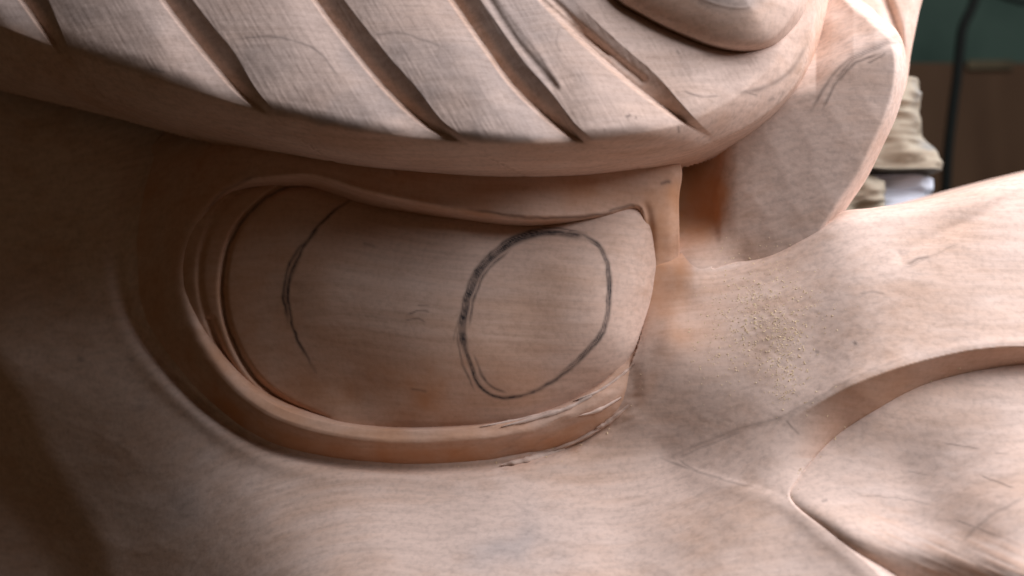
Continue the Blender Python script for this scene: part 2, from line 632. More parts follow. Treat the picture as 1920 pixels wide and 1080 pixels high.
# ------------------------------------------------------------------ eyeball
eye = field([(1000, 590, 62), (860, 560, 66), (720, 560, 52), (600, 560, 20), (500, 550, -18), (420, 540, -44), (360, 530, -70), (300, 520, -130),
             (850, 420, 12), (850, 380, -20), (650, 400, -25), (560, 380, -36), (1000, 440, 22), (1100, 420, 20), (1150, 560, 46), (1212, 540, 0), (1190, 640, 12), (1240, 540, -45), (1230, 640, -40),
             (1204, 420, 4), (1180, 660, 14), (800, 795, 4), (960, 780, 16), (640, 790, -10), (1100, 715, 22), (560, 740, -30), (650, 745, -8), (450, 680, -50), (800, 850, -40), (1000, 830, -30), (430, 420, -45), (385, 430, -60), (720, 330, -80), (1000, 370, -40)])
eye += W1 * 0.5 + W2 * 0.5 + G3 * 0.6
# gouged arc lines inside the lid
arcs = [spline([(640, 345), (540, 350), (470, 398), (430, 460), (417, 545), (432, 625), (472, 700), (532, 752), (610, 788)], 8),
        spline([(395, 600), (420, 665), (465, 735), (530, 778), (640, 806), (745, 812)], 8)]
arcs.append(spline([(520, 332), (440, 366), (392, 430), (374, 510), (388, 596), (432, 690), (500, 762)], 8))
for a, dp in zip(arcs, (13, 11, 6)):
    da = upsample(polyfield(a)[0])
    eye -= dp * np.exp(-(da / 6.0) ** 2)

# ------------------------------------------------------------------ brow with its hair strands
rimx = [-280, 0, 150, 300, 500, 700, 900, 1100, 1300, 1420, 1500, 1600]
rimh = [-200, -10, 60, 120, 170, 205, 228, 226, 175, 105, 55, 20]
rim = blur(np.interp(UU, rimx, rimh), 60)
bw = blur(np.interp(UU, [-280, 0, 150, 300, 500, 850, 1100, 1300, 1420, 1480, 1530], [90, 88, 70, 62, 52, 50, 46, 52, 62, 50, 22]), 40)
x = sB / bw
xr = sB / (bw * 1.55)
uamp = blur(np.interp(UU, [1200, 1300, 1420, 1500, 1540], [118, 105, 66, 34, 24]), 30)
under = uamp * (1 - np.clip(xr, 0, 1)) ** 1.9
plate = np.clip(sB - bw, 0, None)
brow = rim - under - 0.50 * plate - 0.0002 * plate ** 2
brow = np.where(sB < 0, rim - uamp + sB * 5.0, brow)
grooves = [
    [(-330, -260), (-220, -90), (-160, 20), (-130, 60)],
    [(-110, -240), (-30, -80), (35, 0), (75, 55), (118, 112), (160, 150)],
    [(140, -240), (230, -100), (300, 0), (345, 60), (390, 115), (440, 172), (492, 214), (545, 250)],
    [(420, -240), (520, -100), (585, 0), (640, 74), (718, 168), (792, 236), (846, 264), (900, 290)],
    [(690, -240), (770, -110), (842, 0), (900, 84), (962, 168), (1040, 240), (1097, 274), (1150, 296)],
    [(1010, 0), (1074, 66), (1160, 144), (1235, 202), (1307, 250), (1350, 274)],
]
strand_id = np.zeros(UU.shape)
gsl = []
tas = []
for gi, g in enumerate(grooves):
    c = spline(g, 8)
    s, p = sdist(c)
    s = -s if False else s            # + to the right of the downward stroke (above/right)
    L = np.hypot(*(c[1:] - c[:-1]).T).sum()
    last = gi == len(grooves) - 1
    ta = (1 - p) * L                                     # distance to the lower tip
    wd = sm(12, 120, ta)
    if last:
        wd = wd * sm(0.02, 0.30, p)
    wr = 4 + 38 * sm(0, 210, ta)                                    # width of the shaded slope
    wl = 8 + 40 * wd                                     # width of the bright facet
    depth = 30 * wd
    if last:
        depth = depth * sm(0.0, 0.2, p)
    inr = sm(-2, 10, ta) + 0 * s
    facet = -depth * 0.34 * np.clip(1 + s / wl, 0, 1) ** 1.4
    cut = -depth * (0.34 + 0.66 * np.clip(s / 7.0, 0, 1))
    slope = -depth * np.clip(1 - (s - 7) / wr, 0, 1) ** 0.95
    pr = np.where(s < 0, facet, np.where(s < 7, cut, slope))
    end = ((p > 0.001) & (p < 0.999)) | (np.abs(s) < 2)
    fade = 1.0
    brow += pr * fade
    gsl.append((s, p))
    tas.append(ta)
# narrow secondary cuts
for g, dp, wdt in (([(905, -20), (960, 66), (1000, 115), (1040, 162)], 5, 7), ([(1026, -10), (1100, 62), (1165, 118), (1205, 150)], 6, 7),
                   ([(1016, 0), (1080, 55), (1140, 100)], 5, 5), ([(930, -10), (975, 50), (1010, 95), (1050, 160)], -2, 7)):
    d = upsample(polyfield(spline(g, 8))[0])
    brow -= dp * np.exp(-(d / wdt) ** 2)
# strand faces are a little domed between grooves, rough sawn
dm = np.zeros(UU.shape)
for (s1, p1), (s2, p2) in zip(gsl[:-1], gsl[1:]):
    q_ = np.clip(s1 / (s1 - s2 + 1e-6), 0, 1) * (s1 > 0) * (s2 < 0)
    dm = np.maximum(dm, q_ * (1 - q_) * 4)
brow += 12 * dm
brow += W1 * 0.7 + W2 * 0.9 + G3 * 0.9
sel = (sB > bw)
brow += noise(5, 41, 6.0, 0.8, 1.05) * 0.3 * sm(1.05, 1.6, x)
for gi, (s, p) in enumerate(gsl):
    strand_id = np.where(s > 3, gi + 1, strand_id)

# ------------------------------------------------------------------ forehead block, far brow
fhR = spline([(1700, -300), (1590, -60), (1640, 20), (1680, 55), (1697, 95), (1698, 150), (1682, 215), (1655, 275), (1625, 335), (1585, 395), (1540, 470), (1480, 600)], 10)
sR, _ = sdist(fhR)      # + right of the downward stroke
ev = np.interp(UU, [1400, 1530, 1560, 1600, 1640, 1700, 1760], [180, 165, 140, 112, 96, 80, 70]) + 5 * noise(40, 55)
fore = -22 + 0.30 * (UU - 1430) - 0.00055 * np.clip(UU - 1500, 0, None) ** 2 - 0.03 * (VV - 300)
up_ = ev - VV
fore += 56 * (1 - sm(1290, 1400, UU)) * sm(400, 520, VV)
fore -= 0.95 * (np.log1p(np.exp(np.clip(up_ / 7.0, -30, 30))) * 7.0)
fore -= 34 * (1 - sm(1280, 1385, UU)) * (1 - sm(400, 515, VV)) + 6 * (1 - sm(1300, 1420, UU))
fore -= 14 * sm(1470, 1520, UU) * np.exp(-((up_ - 8) / 40) ** 2) * 0
fore -= np.clip(sR + 24, 0, None) ** 2 / 7.0
fore += W1 * 0.5 + W2 * 0.7 + G2
# stepped flat at the recess's right side
fore -= 6 * (1 - sm(1338, 1352, UU + noise(60, 51) * 8)) * (1 - sm(430, 470, VV))

# hand-softened corner where lid, nose side and forehead run into each other
wcn = sm(1185, 1215, UU) * (1 - sm(1360, 1440, UU)) * sm(450, 500, VV) * (1 - sm(720, 790, VV))
corner = blur(np.maximum(smax(smax(lid, face, 36), fore, 30), -60), 55)
face = face * (1 - wcn) + corner * wcn

hornR = spline([(1760, -300), (1735, -40), (1722, 30), (1708, 100), (1702, 145), (1688, 185), (1640, 225), (1560, 270)], 8)
sH, _ = sdist(hornR)
horn = -190 - 0.3 * (UU - 1650) + 0 * VV - 0.15 * (150 - VV)
dH = upsample(polyfield(spline([(1645, -40), (1672, 30), (1690, 90), (1700, 160)], 8))[0])
horn -= 22 * np.exp(-(dH / 10.0) ** 2)
horn -= np.clip(sH + 24, 0, None) ** 2 / 10.0
horn += W2

# ------------------------------------------------------------------ hair curl at the top
curlC = spline([(1148, -14), (1208, 28), (1268, 58), (1330, 82), (1392, 90), (1442, 78), (1478, 44), (1502, 0), (1520, -90), (1470, -200), (1340, -240), (1180, -200), (1120, -100)], 8, True)
sU = sclosed(curlC)
cb = 112 - 0.35 * (90 - VV)
curl = cb + 66 * np.clip(sU / 75.0, 0, 1) ** 0.62 + 10 * sm(70, 100, sU) - 20 * sm(80, 180, sU)
curl = np.where(sU < 0, cb + sU * 4, curl)
curl += W1 * 0.5 + W2 * 0.8
brow -= 14 * np.exp(-(np.clip(sU, -100, 100) / 12.0) ** 2)

# ------------------------------------------------------------------ nose wing
def gat(G, u, v):
    return float(G[int(np.clip((v - V0) / STEP, 0, NV - 1)), int(np.clip((u - U0) / STEP, 0, NU - 1))])


wc = [(q[0], q[1], min(max(gat(face_g, q[0], q[1]) - 3, 20), 330)) for q in bulbC[:-1:4] if q[0] < 2180 and q[1] < 1290]
wing = field(wc + [(a, b_, c + 0.24 * (b_ - 600)) for a, b_, c in [(1700, 900, 150), (1900, 900, 235), (1900, 1080, 325), (2180, 1250, 380), (2150, 900, 235), (1750, 1040, 232)]])
lean = np.clip(sG, 0, None)
qlow = (VV - 937) - 0.25 * (UU - 1481)
wing = wing + (12 + 22 * sm(-30, 50, qlow)) * (1 - np.exp(-lean / 26.0)) + 14 * sm(40, 300, lean)
wing = np.where(sG < 0, wing + sG * 1.6, wing)
wing += W1 * 0.6 + W2 * 0.5
rake = sm(1690, 1760, UU) * sm(985, 1040, VV - (UU - 1780) * 0.05) + 0.6 * np.exp(-(((UU - 1660) / 60) ** 2 + ((VV - 1000) / 50) ** 2))
wing += np.clip(rake, 0, 1) * noise(7, 61, 9.0, 0.8, 0.42) * 0.9

# ------------------------------------------------------------------ colour masks (grey skin, fresh cuts with painted shade, pencil with a painted shade line)
Z0 = np.zeros(UU.shape)
comp = np.maximum.reduce([face, np.where((sO > -6) & (sL < 30), lid, -999), np.where(sL > -20, eye, -999)])


JIT = noise(16, 91) + 0.3 * noise(6, 92)
JIT2 = noise(22, 93) + 0.5 * noise(9, 94)


def strokes(lst):
    A = np.zeros(UU.shape)
    for pts, wdt, st in lst:
        c = spline(pts, 8)
        lo = c.min(0) - 12
        hi = c.max(0) + 12
        i0, i1 = np.searchsorted(us, [lo[0], hi[0]])
        j0, j1 = np.searchsorted(vs, [lo[1], hi[1]])
        X, Y = UU[j0:j1, i0:i1], VV[j0:j1, i0:i1]
        d, s, p = polyfield(c, X, Y)
        jit = JIT[j0:j1, i0:i1]
        d = np.abs(d * s + jit * 1.6) if wdt < 4 else d
        prs = sm(0, 0.12, p) * sm(0, 0.12, 1 - p) * 0.75 + 0.25
        prs = prs * np.clip(0.95 + 0.2 * JIT2[j0:j1, i0:i1], 0.25, 1.3)
        A[j0:j1, i0:i1] = np.maximum(A[j0:j1, i0:i1], st * prs * np.exp(-(d / wdt) ** 2))
    return A


ringp = [(1040, 434), (1100, 443), (1134, 476), (1144, 530), (1136, 610), (1102, 660), (1050, 706), (990, 738), (940, 745), (900, 724), (876, 670), (868, 610), (880, 550), (905, 500), (950, 460), (995, 440)]
rc = (1005, 590)


def off(pts, du, dv, sc=1.0):
    return [(rc[0] + (a - rc[0]) * sc + du, rc[1] + (b - rc[1]) * sc + dv) for a, b in pts]


iris_marks = [
    (ringp + [ringp[0]], 3.2, 0.95),
    (off(ringp[9:] + ringp[:2], 3, 2), 3.2, 0.95),
    (off(ringp[10:] + ringp[:1], -3, -3, 1.02), 3.0, 0.9),
    (off(ringp[11:15], 6, 4, 0.97), 2.6, 0.8),
    (off(ringp[12:] + ringp[:2], 0, 2, 0.985), 4.5, 0.75),
    (off(ringp[14:] + ringp[:2], 0, -1, 0.99), 4.5, 0.8),
    (off(ringp[9:12], -8, 6, 1.02), 2.2, 0.55),
    (off(ringp[8:11], 8, -4, 0.97), 2.2, 0.6),
    (off(ringp[1:7], -3, -2, 0.992), 2.6, 0.85),
]
for k in range(7):
    a = random.randint(10, 13)
    b_ = random.randint(15, 18)
    seg_ = (ringp + ringp)[a:b_ + 1]
    if len(seg_) > 2:
        iris_marks.append((off(seg_, random.uniform(-5, 5), random.uniform(-4, 4), random.uniform(0.975, 1.03)), random.uniform(1.8, 3.2), random.uniform(0.7, 1.0)))
eye_marks = iris_marks + [
    ([(664, 368), (600, 420), (556, 490), (540, 550), (552, 622), (592, 698)], 2.8, 0.95),
    ([(600, 425), (548, 486), (532, 550), (540, 605)], 3.0, 0.85),
    ([(560, 480), (538, 540), (540, 590)], 4.5, 0.6),
    ([(640, 345), (540, 350), (470, 398), (430, 460), (417, 545), (432, 625), (472, 700), (532, 752), (610, 788)], 2.6, 0.7),
    ([(395, 600), (420, 665), (465, 735), (530, 778), (640, 806), (745, 814)], 2.6, 0.6),
    ([(765, 588), (790, 582), (806, 584)], 1.8, 0.6), ([(760, 600), (782, 598), (798, 602)], 1.8, 0.55), ([(782, 572), (806, 574)], 1.6, 0.5),
    ([(680, 456), (706, 462)], 3, 0.3), ([(770, 730), (800, 735)], 2.4, 0.4), ([(850, 640), (862, 590)], 2.4, 0.4),
    ([(640, 812), (700, 810), (748, 814)], 2.6, 0.8),
]
fore_marks = [
    ([(1522, 208), (1545, 165), (1580, 120), (1630, 92), (1685, 72)], 2.6, 0.55),
    ([(1542, 206), (1562, 165), (1600, 120), (1650, 100)], 2.4, 0.6),
    ([(1565, 150), (1600, 112), (1660, 84), (1690, 78)], 3.0, 0.5),
    ([(1625, 118), (1650, 108), (1662, 98)], 2.2, 0.5),
    ([(1590, 108), (1640, 84), (1690, 66)], 5.0, 0.3),
]
face_marks = [
    ([(1252, 860), (1300, 838), (1380, 806), (1475, 776), (1600, 708), (1720, 662)], 2.0, 0.22),
    ([(1268, 862), (1310, 842), (1400, 806)], 1.8, 0.25),
    ([(1240, 858), (1262, 868), (1330, 892), (1420, 916)], 2.2, 0.4),
    ([(1272, 862), (1300, 880), (1360, 900)], 2.0, 0.4),
    ([(1474, 786), (1482, 800), (1500, 815)], 2.2, 0.45),
    ([(1600, 640), (1606, 646)], 4.0, 0.8), ([(1528, 658), (1536, 659)], 3.0, 0.5), ([(1612, 552), (1640, 548), (1660, 552)], 2.2, 0.35),
    ([(1700, 496), (1720, 486), (1745, 482)], 2.8, 0.5), ([(1690, 505), (1740, 484), (1800, 455)], 2.0, 0.25),
    ([(150, 668), (152, 680)], 7, 0.35), ([(246, 670), (248, 680)], 6, 0.35), ([(262, 756), (270, 770)], 14, 0.22),
]
lid_marks = [
    ([(975, 319), (1000, 316), (1024, 320)], 3.0, 0.7), ([(1070, 325), (1095, 320), (1112, 318)], 3.2, 0.75), ([(1238, 346), (1252, 341), (1258, 343)], 3.6, 0.7),
    ([(880, 393), (1000, 408), (1110, 404), (1160, 394)], 2.8, 0.55), ([(1140, 396), (1180, 386), (1192, 390)], 3.0, 0.55), ([(480, 330), (420, 360), (382, 400)], 3.5, 0.5), ([(1015, 322), (1065, 322)], 2, 0.35),
    ([(735, 312), (745, 330)], 3, 0.3),
]
brow_marks = [
    ([(440, 74), (500, 68), (560, 80), (600, 100), (640, 150)], 2.4, 0.4), ([(700, 66), (750, 62), (830, 88)], 2.4, 0.35),
    ([(1178, 215), (1179, 220)], 4.5, 0.9), ([(1190, 220), (1194, 221)], 3.4, 0.8), ([(1272, 235), (1273, 250)], 2.2, 0.5),
    ([(1048, 55), (1044, 80), (1052, 100)], 2.2, 0.3), ([(1280, 172), (1320, 182), (1350, 180)], 2.0, 0.5),
    ([(1380, 175), (1430, 165), (1480, 135), (1515, 80)], 4.0, 0.45), ([(1395, 172), (1420, 178)], 2.5, 0.5),  # long stroke paints the dark line of the plateau's shaded bevel
    ([(1268, 95), (1274, 102)], 3.0, 0.4), ([(280, 130), (310, 134)], 2.4, 0.5), ([(1440, 190), (1452, 182)], 3, 0.4), ([(1455, 196), (1470, 170)], 2.4, 0.35),
]
wing_marks = [
    ([(1768, 830), (1800, 835), (1838, 842)], 1.5, 0.5), ([(1865, 850), (1892, 852)], 1.5, 0.4), ([(1838, 892), (1870, 904), (1902, 916)], 1.6, 0.6),
    ([(1700, 884), (1740, 890)], 1.4, 0.3), ([(1610, 928), (1700, 936), (1750, 946)], 1.3, 0.3), ([(1790, 975), (1830, 990), (1870, 1006)], 1.6, 0.45),
    ([(1800, 1022), (1830, 990), (1870, 960), (1920, 935)], 3.5, 0.33), ([(1540, 940), (1552, 936)], 2.5, 0.5),
]

grain_grey = sm(-0.2, 0.7, noise(120, 71) + 0.5 * noise(50, 72))
cheekgrey = (np.exp(-(((UU - 950) / 170) ** 2 + ((VV - 1010) / 75) ** 2)) * 0.8
             + np.exp(-(((UU - 330) / 190) ** 2 + ((VV - 930) / 130) ** 2)) * 0.55
             + np.exp(-(((UU - 1500) / 120) ** 2 + ((VV - 1060) / 60) ** 2)) * 0.3)
A_face = {'weather': np.clip(cheekgrey * (0.5 + 0.6 * grain_grey), 0, 1),
          'cut_shade': np.clip(0.9 * rag * (0.6 + 0.4 * noise(18, 73)), 0, 1) * 0.6 + 0.35 * np.exp(-(((UU - 1290) / 60) ** 2 + ((VV - 600) / 90) ** 2)) + 0.85 * sm(1185, 1215, UU) * (1 - sm(1262, 1310, UU + 12 * noise(30, 78))) * (1 - sm(500, 690, VV + 20 * noise(35, 79))) + 0.5 * (sT < 2) * (sG < 4) * sm(1470, 1560, UU) * (VV < 860),  # torn cuts, plus shade painted on the pillar strip and wing band
          'pencil_and_shade': strokes(face_marks)}
A_lid = {'weather': Z0, 'cut_shade': np.clip(0.52 + 0.35 * low * sm(0.2, 0.5, tt) + 0.2 * noise(60, 74) + 0.3 * pil, 0, 1), 'pencil_and_shade': strokes(lid_marks)}  # orange cut wood with painted shade, stronger under the lower lid
A_eye = {'weather': np.clip(0.35 * np.exp(-(((UU - 800) / 160) ** 2 + ((VV - 520) / 80) ** 2)), 0, 1),
         'cut_shade': np.clip(0.75 * np.exp(-(((UU - 790) / 190) ** 2 + ((VV - 735) / 60) ** 2)) * (0.8 + 0.4 * noise(50, 75)) + 0.4 * (1 - sm(420, 800, UU)) + 0.2, 0, 1), 'pencil_and_shade': strokes(eye_marks)}  # fresh-cut tone and shade painted on the eyeball's lower and left parts
top = sm(0.9, 1.25, x + 0.08 * noise(30, 76))
slopes = np.zeros(UU.shape)
for gi, (s, p) in enumerate(gsl):
    slopes = np.maximum(slopes, sm(-5, 1, s) * (1 - sm(16, 32, s)) * sm(40, 110, tas[gi]))
A_brow = {'weather': np.clip(top * (1 - slopes) * (0.75 + 0.35 * grain_grey), 0, 1) * (1 - 0.6 * sm(1000, 1500, UU)), 'cut_shade': Z0 + 0.15, 'pencil_and_shade': strokes(brow_marks)}
A_fore = {'weather': Z0 + 0.15, 'cut_shade': np.clip(1.3 * (1 - sm(1325, 1375, UU + 14 * noise(40, 77))) * (1 - sm(380, 500, VV)) + 0.25 * (1 - sm(1330, 1480, UU)), 0, 1), 'pencil_and_shade': strokes(fore_marks)}  # orange of the recess: cut wood plus shade put into the colour
A_wing = {'weather': np.clip(0.3 * sm(20, 120, sG) * (0.6 + 0.5 * grain_grey), 0, 1), 'cut_shade': 0.3 * np.clip(rake, 0, 1) * sm(-0.2, 0.5, noise(7, 61, 9.0, 0.8, 0.42)), 'pencil_and_shade': strokes(wing_marks)}
A_curl = {'weather': 0.7 * sm(50, 85, sU), 'cut_shade': 0.15 * (1 - sm(50, 85, sU)), 'pencil_and_shade': Z0}  # faint brown shade tinted into the curl's rim
A_none = {'weather': Z0, 'cut_shade': Z0 + 0.1, 'pencil_and_shade': Z0}

# ------------------------------------------------------------------ the carving as objects
carving = empty('wooden_carving', (0, 0.05, CZ - 0.30))
tag(carving, 'large unfinished pale wood carving of an animal face with one big eye', 'carving')

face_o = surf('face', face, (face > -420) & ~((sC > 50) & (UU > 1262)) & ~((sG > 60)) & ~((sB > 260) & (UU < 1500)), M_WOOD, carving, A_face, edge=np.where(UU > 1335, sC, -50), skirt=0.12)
lid_mask = (sL < 64) & (sO > -14)
up = (VV < 600 - 0 * UU)
upper = ((VV[:-1, :-1] < 470) | (UU[:-1, :-1] > 1190) & (VV[:-1, :-1] < 600))
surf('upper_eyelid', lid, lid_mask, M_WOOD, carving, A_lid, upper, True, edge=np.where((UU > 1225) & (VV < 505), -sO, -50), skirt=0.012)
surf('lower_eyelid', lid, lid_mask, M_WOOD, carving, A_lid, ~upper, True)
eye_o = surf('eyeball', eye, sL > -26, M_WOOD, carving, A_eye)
eye_o['label'] = 'bulging eyeball with a pencilled iris circle'
fore_o = surf('forehead', fore, (fore > -330) & (UU > 1235) & (VV < 640), M_WOOD, carving, A_fore, edge=sR, skirt=0.12)
surf('far_brow', horn, (horn > -330) & (UU > 1560) & (VV < 240), M_WOOD, carving, A_none, edge=sH, skirt=0.1)
bmask = (sB > -30) & (brow > -420)
fstr = sel[:-1, :-1]
brow_o = surf('brow', brow, bmask, M_BROW, carving, A_brow, ~fstr, True)
for gi in range(len(grooves) + 1):
    m = fstr & (strand_id[:-1, :-1] == gi)
    if m.sum() > 50:
        surf('hair_strand', brow, bmask, M_BROW, brow_o, A_brow, m, True)
surf('hair_curl', curl, sU > -26, M_BROW, carving, A_curl)
surf('nose_wing', wing, sG > -18, M_WOOD, carving, A_wing)

p0 = world(np.float64(-300), np.float64(-237), np.float64(-60))
p1 = world(np.float64(1600), np.float64(-237), np.float64(-60))
hb = bpy.data.meshes.new('light_leak_block')  # unseen block added to stop lamp light leaking in behind the brow
x0, x1, zb = float(p0[0]), float(p1[0]), float(p0[2])
cs = [(x0, 0.05, zb - 0.03), (x0 + 0.06, 0.025, zb), (x1 - 0.1, 0.0, zb), (x1, 0.03, zb - 0.01), (x1, 0.22, zb), (x0, 0.22, zb - 0.02)]
hb.from_pydata(cs + [(c[0], c[1] + 0.02, c[2] + 0.06) for c in cs], [], [(5, 4, 3, 2, 1, 0), (6, 7, 8, 9, 10, 11)] + [(k, (k + 1) % 6, 6 + (k + 1) % 6, 6 + k) for k in range(6)])
link('light_leak_block', hb, M_WOOD, carving)

comp = np.maximum.reduce([face, np.where(lid_mask, lid, -999), np.where(sL > -26, eye, -999), np.where(bmask, brow, -999),
                          np.where(sG > -18, wing, -999), np.where((UU > 1235) & (VV < 640), fore, -999)])


def hat(u, v):
    i = int(round((u - U0) / STEP))
    j = int(round((v - V0) / STEP))
    return comp[min(max(j, 0), NV - 1), min(max(i, 0), NU - 1)]


# ------------------------------------------------------------------ sawdust: loose crumbs lying on the carving
def crumbs(name, spots, mat, size):
    V, F = [], []
    for (u, v) in spots:
        s = size[0] + (size[1] - size[0]) * random.random() ** 3
        h = hat(u, v) + s * 0.15
        a = random.uniform(0, math.pi)
        el = random.uniform(0.8, 2.2)
        c, sn = math.cos(a), math.sin(a)
        ring = []
        n = len(V)
        for k in range(5):
            th = 2 * math.pi * k / 5 + random.uniform(-.3, .3)
            du = math.cos(th) * s * el * random.uniform(.7, 1.2)
            dv = math.sin(th) * s * random.uniform(.6, 1.1)
            V.append(tuple(world(np.float64(u + du * c - dv * sn), np.float64(v + du * sn + dv * c), np.float64(h + random.uniform(-.2, .3) * s))))
        V.append(tuple(world(np.float64(u), np.float64(v), np.float64(h + s * random.uniform(.1, .4)))))
        for k in range(5):
            F.append((n + k, n + (k + 1) % 5, n + 5))
    me = bpy.data.meshes.new(name)
    me.from_pydata(V, [], F)
    return link(name, me, mat)


M_DUST, nt, b = new_mat('sawdust')
b.inputs['Base Color'].default_value = (0.80, 0.64, 0.42, 1)
b.inputs['Roughness'].default_value = 0.9
spots = []
for _ in range(3200):
    a = random.random()
    if a < 0.55:
        u, v = random.gauss(1430, 52), random.gauss(585, 52)
    elif a < 0.8:
        u, v = random.gauss(1470, 22), random.uniform(600, 760)
    else:
        u, v = random.gauss(1400, 70), random.gauss(640, 60)
    if u > 1290:
        spots.append((u, v))
for _ in range(50):
    k = random.random()
    q = bulbC[int(random.uniform(0, 28))]
    spots.append((q[0] + random.gauss(0, 5), q[1] + random.gauss(0, 5)))
for _ in range(40):
    q = bulbC[int(random.uniform(38, 60)) % 60]
    spots.append((q[0] + random.gauss(0, 6), q[1] + random.gauss(2, 5)))
for _ in range(200):
    uu_ = random.uniform(900, 1230)
    i = random.randrange(len(outO))
    q = outO[i]
    if q[1] > 700 and q[0] > 850:
        spots.append((q[0] + random.gauss(0, 12), q[1] + random.gauss(0, 8)))
dust = crumbs('sawdust', spots, M_DUST, (0.4, 1.8))
tag(dust, 'fine pale sawdust crumbs clinging to the nose bridge and creases', 'sawdust', kind='stuff')


# torn splinters along the lower lid (parts of the carving)
def splinter(pts, wdt, lift, name='splinter'):
    c = spline(pts, 6)
    V, F = [], []
    n = len(c)
    for i, (u, v) in enumerate(c):
        t_ = i / (n - 1)
        ww = wdt * (math.sin(math.pi * min(1, t_ * 0.85 + 0.15)) ** 0.7) * random.uniform(.75, 1.2)
        tx, ty = c[min(i + 1, n - 1)] - c[max(i - 1, 0)]
        l = math.hypot(tx, ty)
        nx, ny = -ty / l, tx / l
        h = max(hat(u, v), hat(u, v - ww)) + 0.5 * lift * t_ ** 1.5
        V.append(world(np.float64(u - nx * ww), np.float64(v - ny * ww), np.float64(h - 1)))
        V.append(world(np.float64(u), np.float64(v), np.float64(h + ww * 0.55 + 1)))
        V.append(world(np.float64(u + nx * ww), np.float64(v + ny * ww), np.float64(h - 1)))
        V.append(world(np.float64(u), np.float64(v), np.float64(h - ww - 3)))
    for i in range(n - 1):
        for k in range(4):
            F.append((i * 4 + k, i * 4 + (k + 1) % 4, i * 4 + 4 + (k + 1) % 4, i * 4 + 4 + k))
    me = bpy.data.meshes.new(name)
    me.from_pydata([tuple(p) for p in V], [], F)
    me.polygons.foreach_set('use_smooth', [True] * len(F))
    return link(name, me, M_WOOD, carving)


splinter([(1060, 842), (1010, 858), (970, 868), (938, 872)], 8, 14)
splinter([(1130, 800), (1080, 828), (1030, 846)], 5, 8)
splinter([(1190, 682), (1160, 708), (1120, 735), (1075, 752)], 4, 3)
splinter([(1110, 742), (1060, 768), (1000, 786), (940, 800)], 6, 5)
splinter([(1040, 770), (980, 786), (900, 800)], 4, 3)
splinter([(1180, 760), (1140, 792), (1115, 805)], 5, 6)
splinter([(1165, 745), (1120, 770), (1085, 780)], 4, 6)

# ------------------------------------------------------------------ background: wall, board, cable, cloth, paper


def at(u, v, dist):
    """point seen at picture position u, v at dist metres behind the carving's reference plane"""
    return Vector(world(np.float64(u), np.float64(v), np.float64(-dist / S)))


def box_mesh(name, lo, hi):
    x0, y0, z0 = lo
    x1, y1, z1 = hi
    me = bpy.data.meshes.new(name)
    me.from_pydata([(x0, y0, z0), (x1, y0, z0), (x1, y1, z0), (x0, y1, z0), (x0, y0, z1), (x1, y0, z1), (x1, y1, z1), (x0, y1, z1)], [],
                   [(0, 3, 2, 1), (4, 5, 6, 7), (0, 1, 5, 4), (1, 2, 6, 5), (2, 3, 7, 6), (3, 0, 4, 7)])
    return me


def simple_mat(name, c1, c2, scale, rough=0.8, stretch=(1, 1, 1)):
    m, nt, b = new_mat(name)
    L = nt.links.new
    tc = N(nt, 'ShaderNodeTexCoord')
    mp = N(nt, 'ShaderNodeMapping')
    mp.inputs['Scale'].default_value = stretch
    L(tc.outputs['Object'], mp.inputs[0])
    n = N(nt, 'ShaderNodeTexNoise')
    n.inputs['Scale'].default_value = scale
    n.inputs['Detail'].default_value = 6
    L(mp.outputs[0], n.inputs['Vector'])
    r = N(nt, 'ShaderNodeValToRGB')
    r.color_ramp.elements[0].position = 0.35
    r.color_ramp.elements[1].position = 0.65
    r.color_ramp.elements[0].color = (*c1, 1)
    r.color_ramp.elements[1].color = (*c2, 1)
    L(n.outputs[0], r.inputs[0])
    L(r.outputs[0], b.inputs['Base Color'])
    b.inputs['Roughness'].default_value = rough
    b.inputs['Specular IOR Level'].default_value = 0.08
    bp = N(nt, 'ShaderNodeBump')
    bp.inputs['Strength'].default_value = 0.3
    bp.inputs['Distance'].default_value = 0.004
    L(n.outputs[0], bp.inputs['Height'])
    L(bp.outputs[0], b.inputs['Normal'])
    return m


M_GREEN = simple_mat('green_wall_paint', (0.014, 0.026, 0.020), (0.024, 0.040, 0.031), 9)
M_BOARD = simple_mat('brown_board', (0.030, 0.015, 0.007), (0.052, 0.029, 0.015), 14, 0.7, (1, 1, 0.2))
WY = 0.62
wall = link('wall', box_mesh('wall', (-1.6, WY, CZ - 1.1), (1.9, WY + 0.1, CZ + 1.6)), M_GREEN)
tag(wall, 'dark green painted wall behind the carving', kind='structure')
bt = at(1850, 118, WY - 0.03)
board = empty('wooden_board', (bt.x, WY - 0.02, CZ - 0.75))
tag(board, 'dark brown wooden board standing against the green wall', 'board')
pb = link('panel', box_mesh('panel', (-0.6, WY - 0.03, CZ - 0.75), (1.2, WY - 0.004, bt.z)), M_BOARD, board)
M_EDGE = simple_mat('worn_board_edge', (0.03, 0.023, 0.013), (0.06, 0.048, 0.028), 25)
e0, e1 = at(1812, 124, WY - 0.03), at(1896, 124, WY - 0.03)
link('worn_edge', box_mesh('worn_edge', (e0.x, WY - 0.034, bt.z - 0.007), (e1.x, WY - 0.028, bt.z + 0.002)), M_EDGE, board)


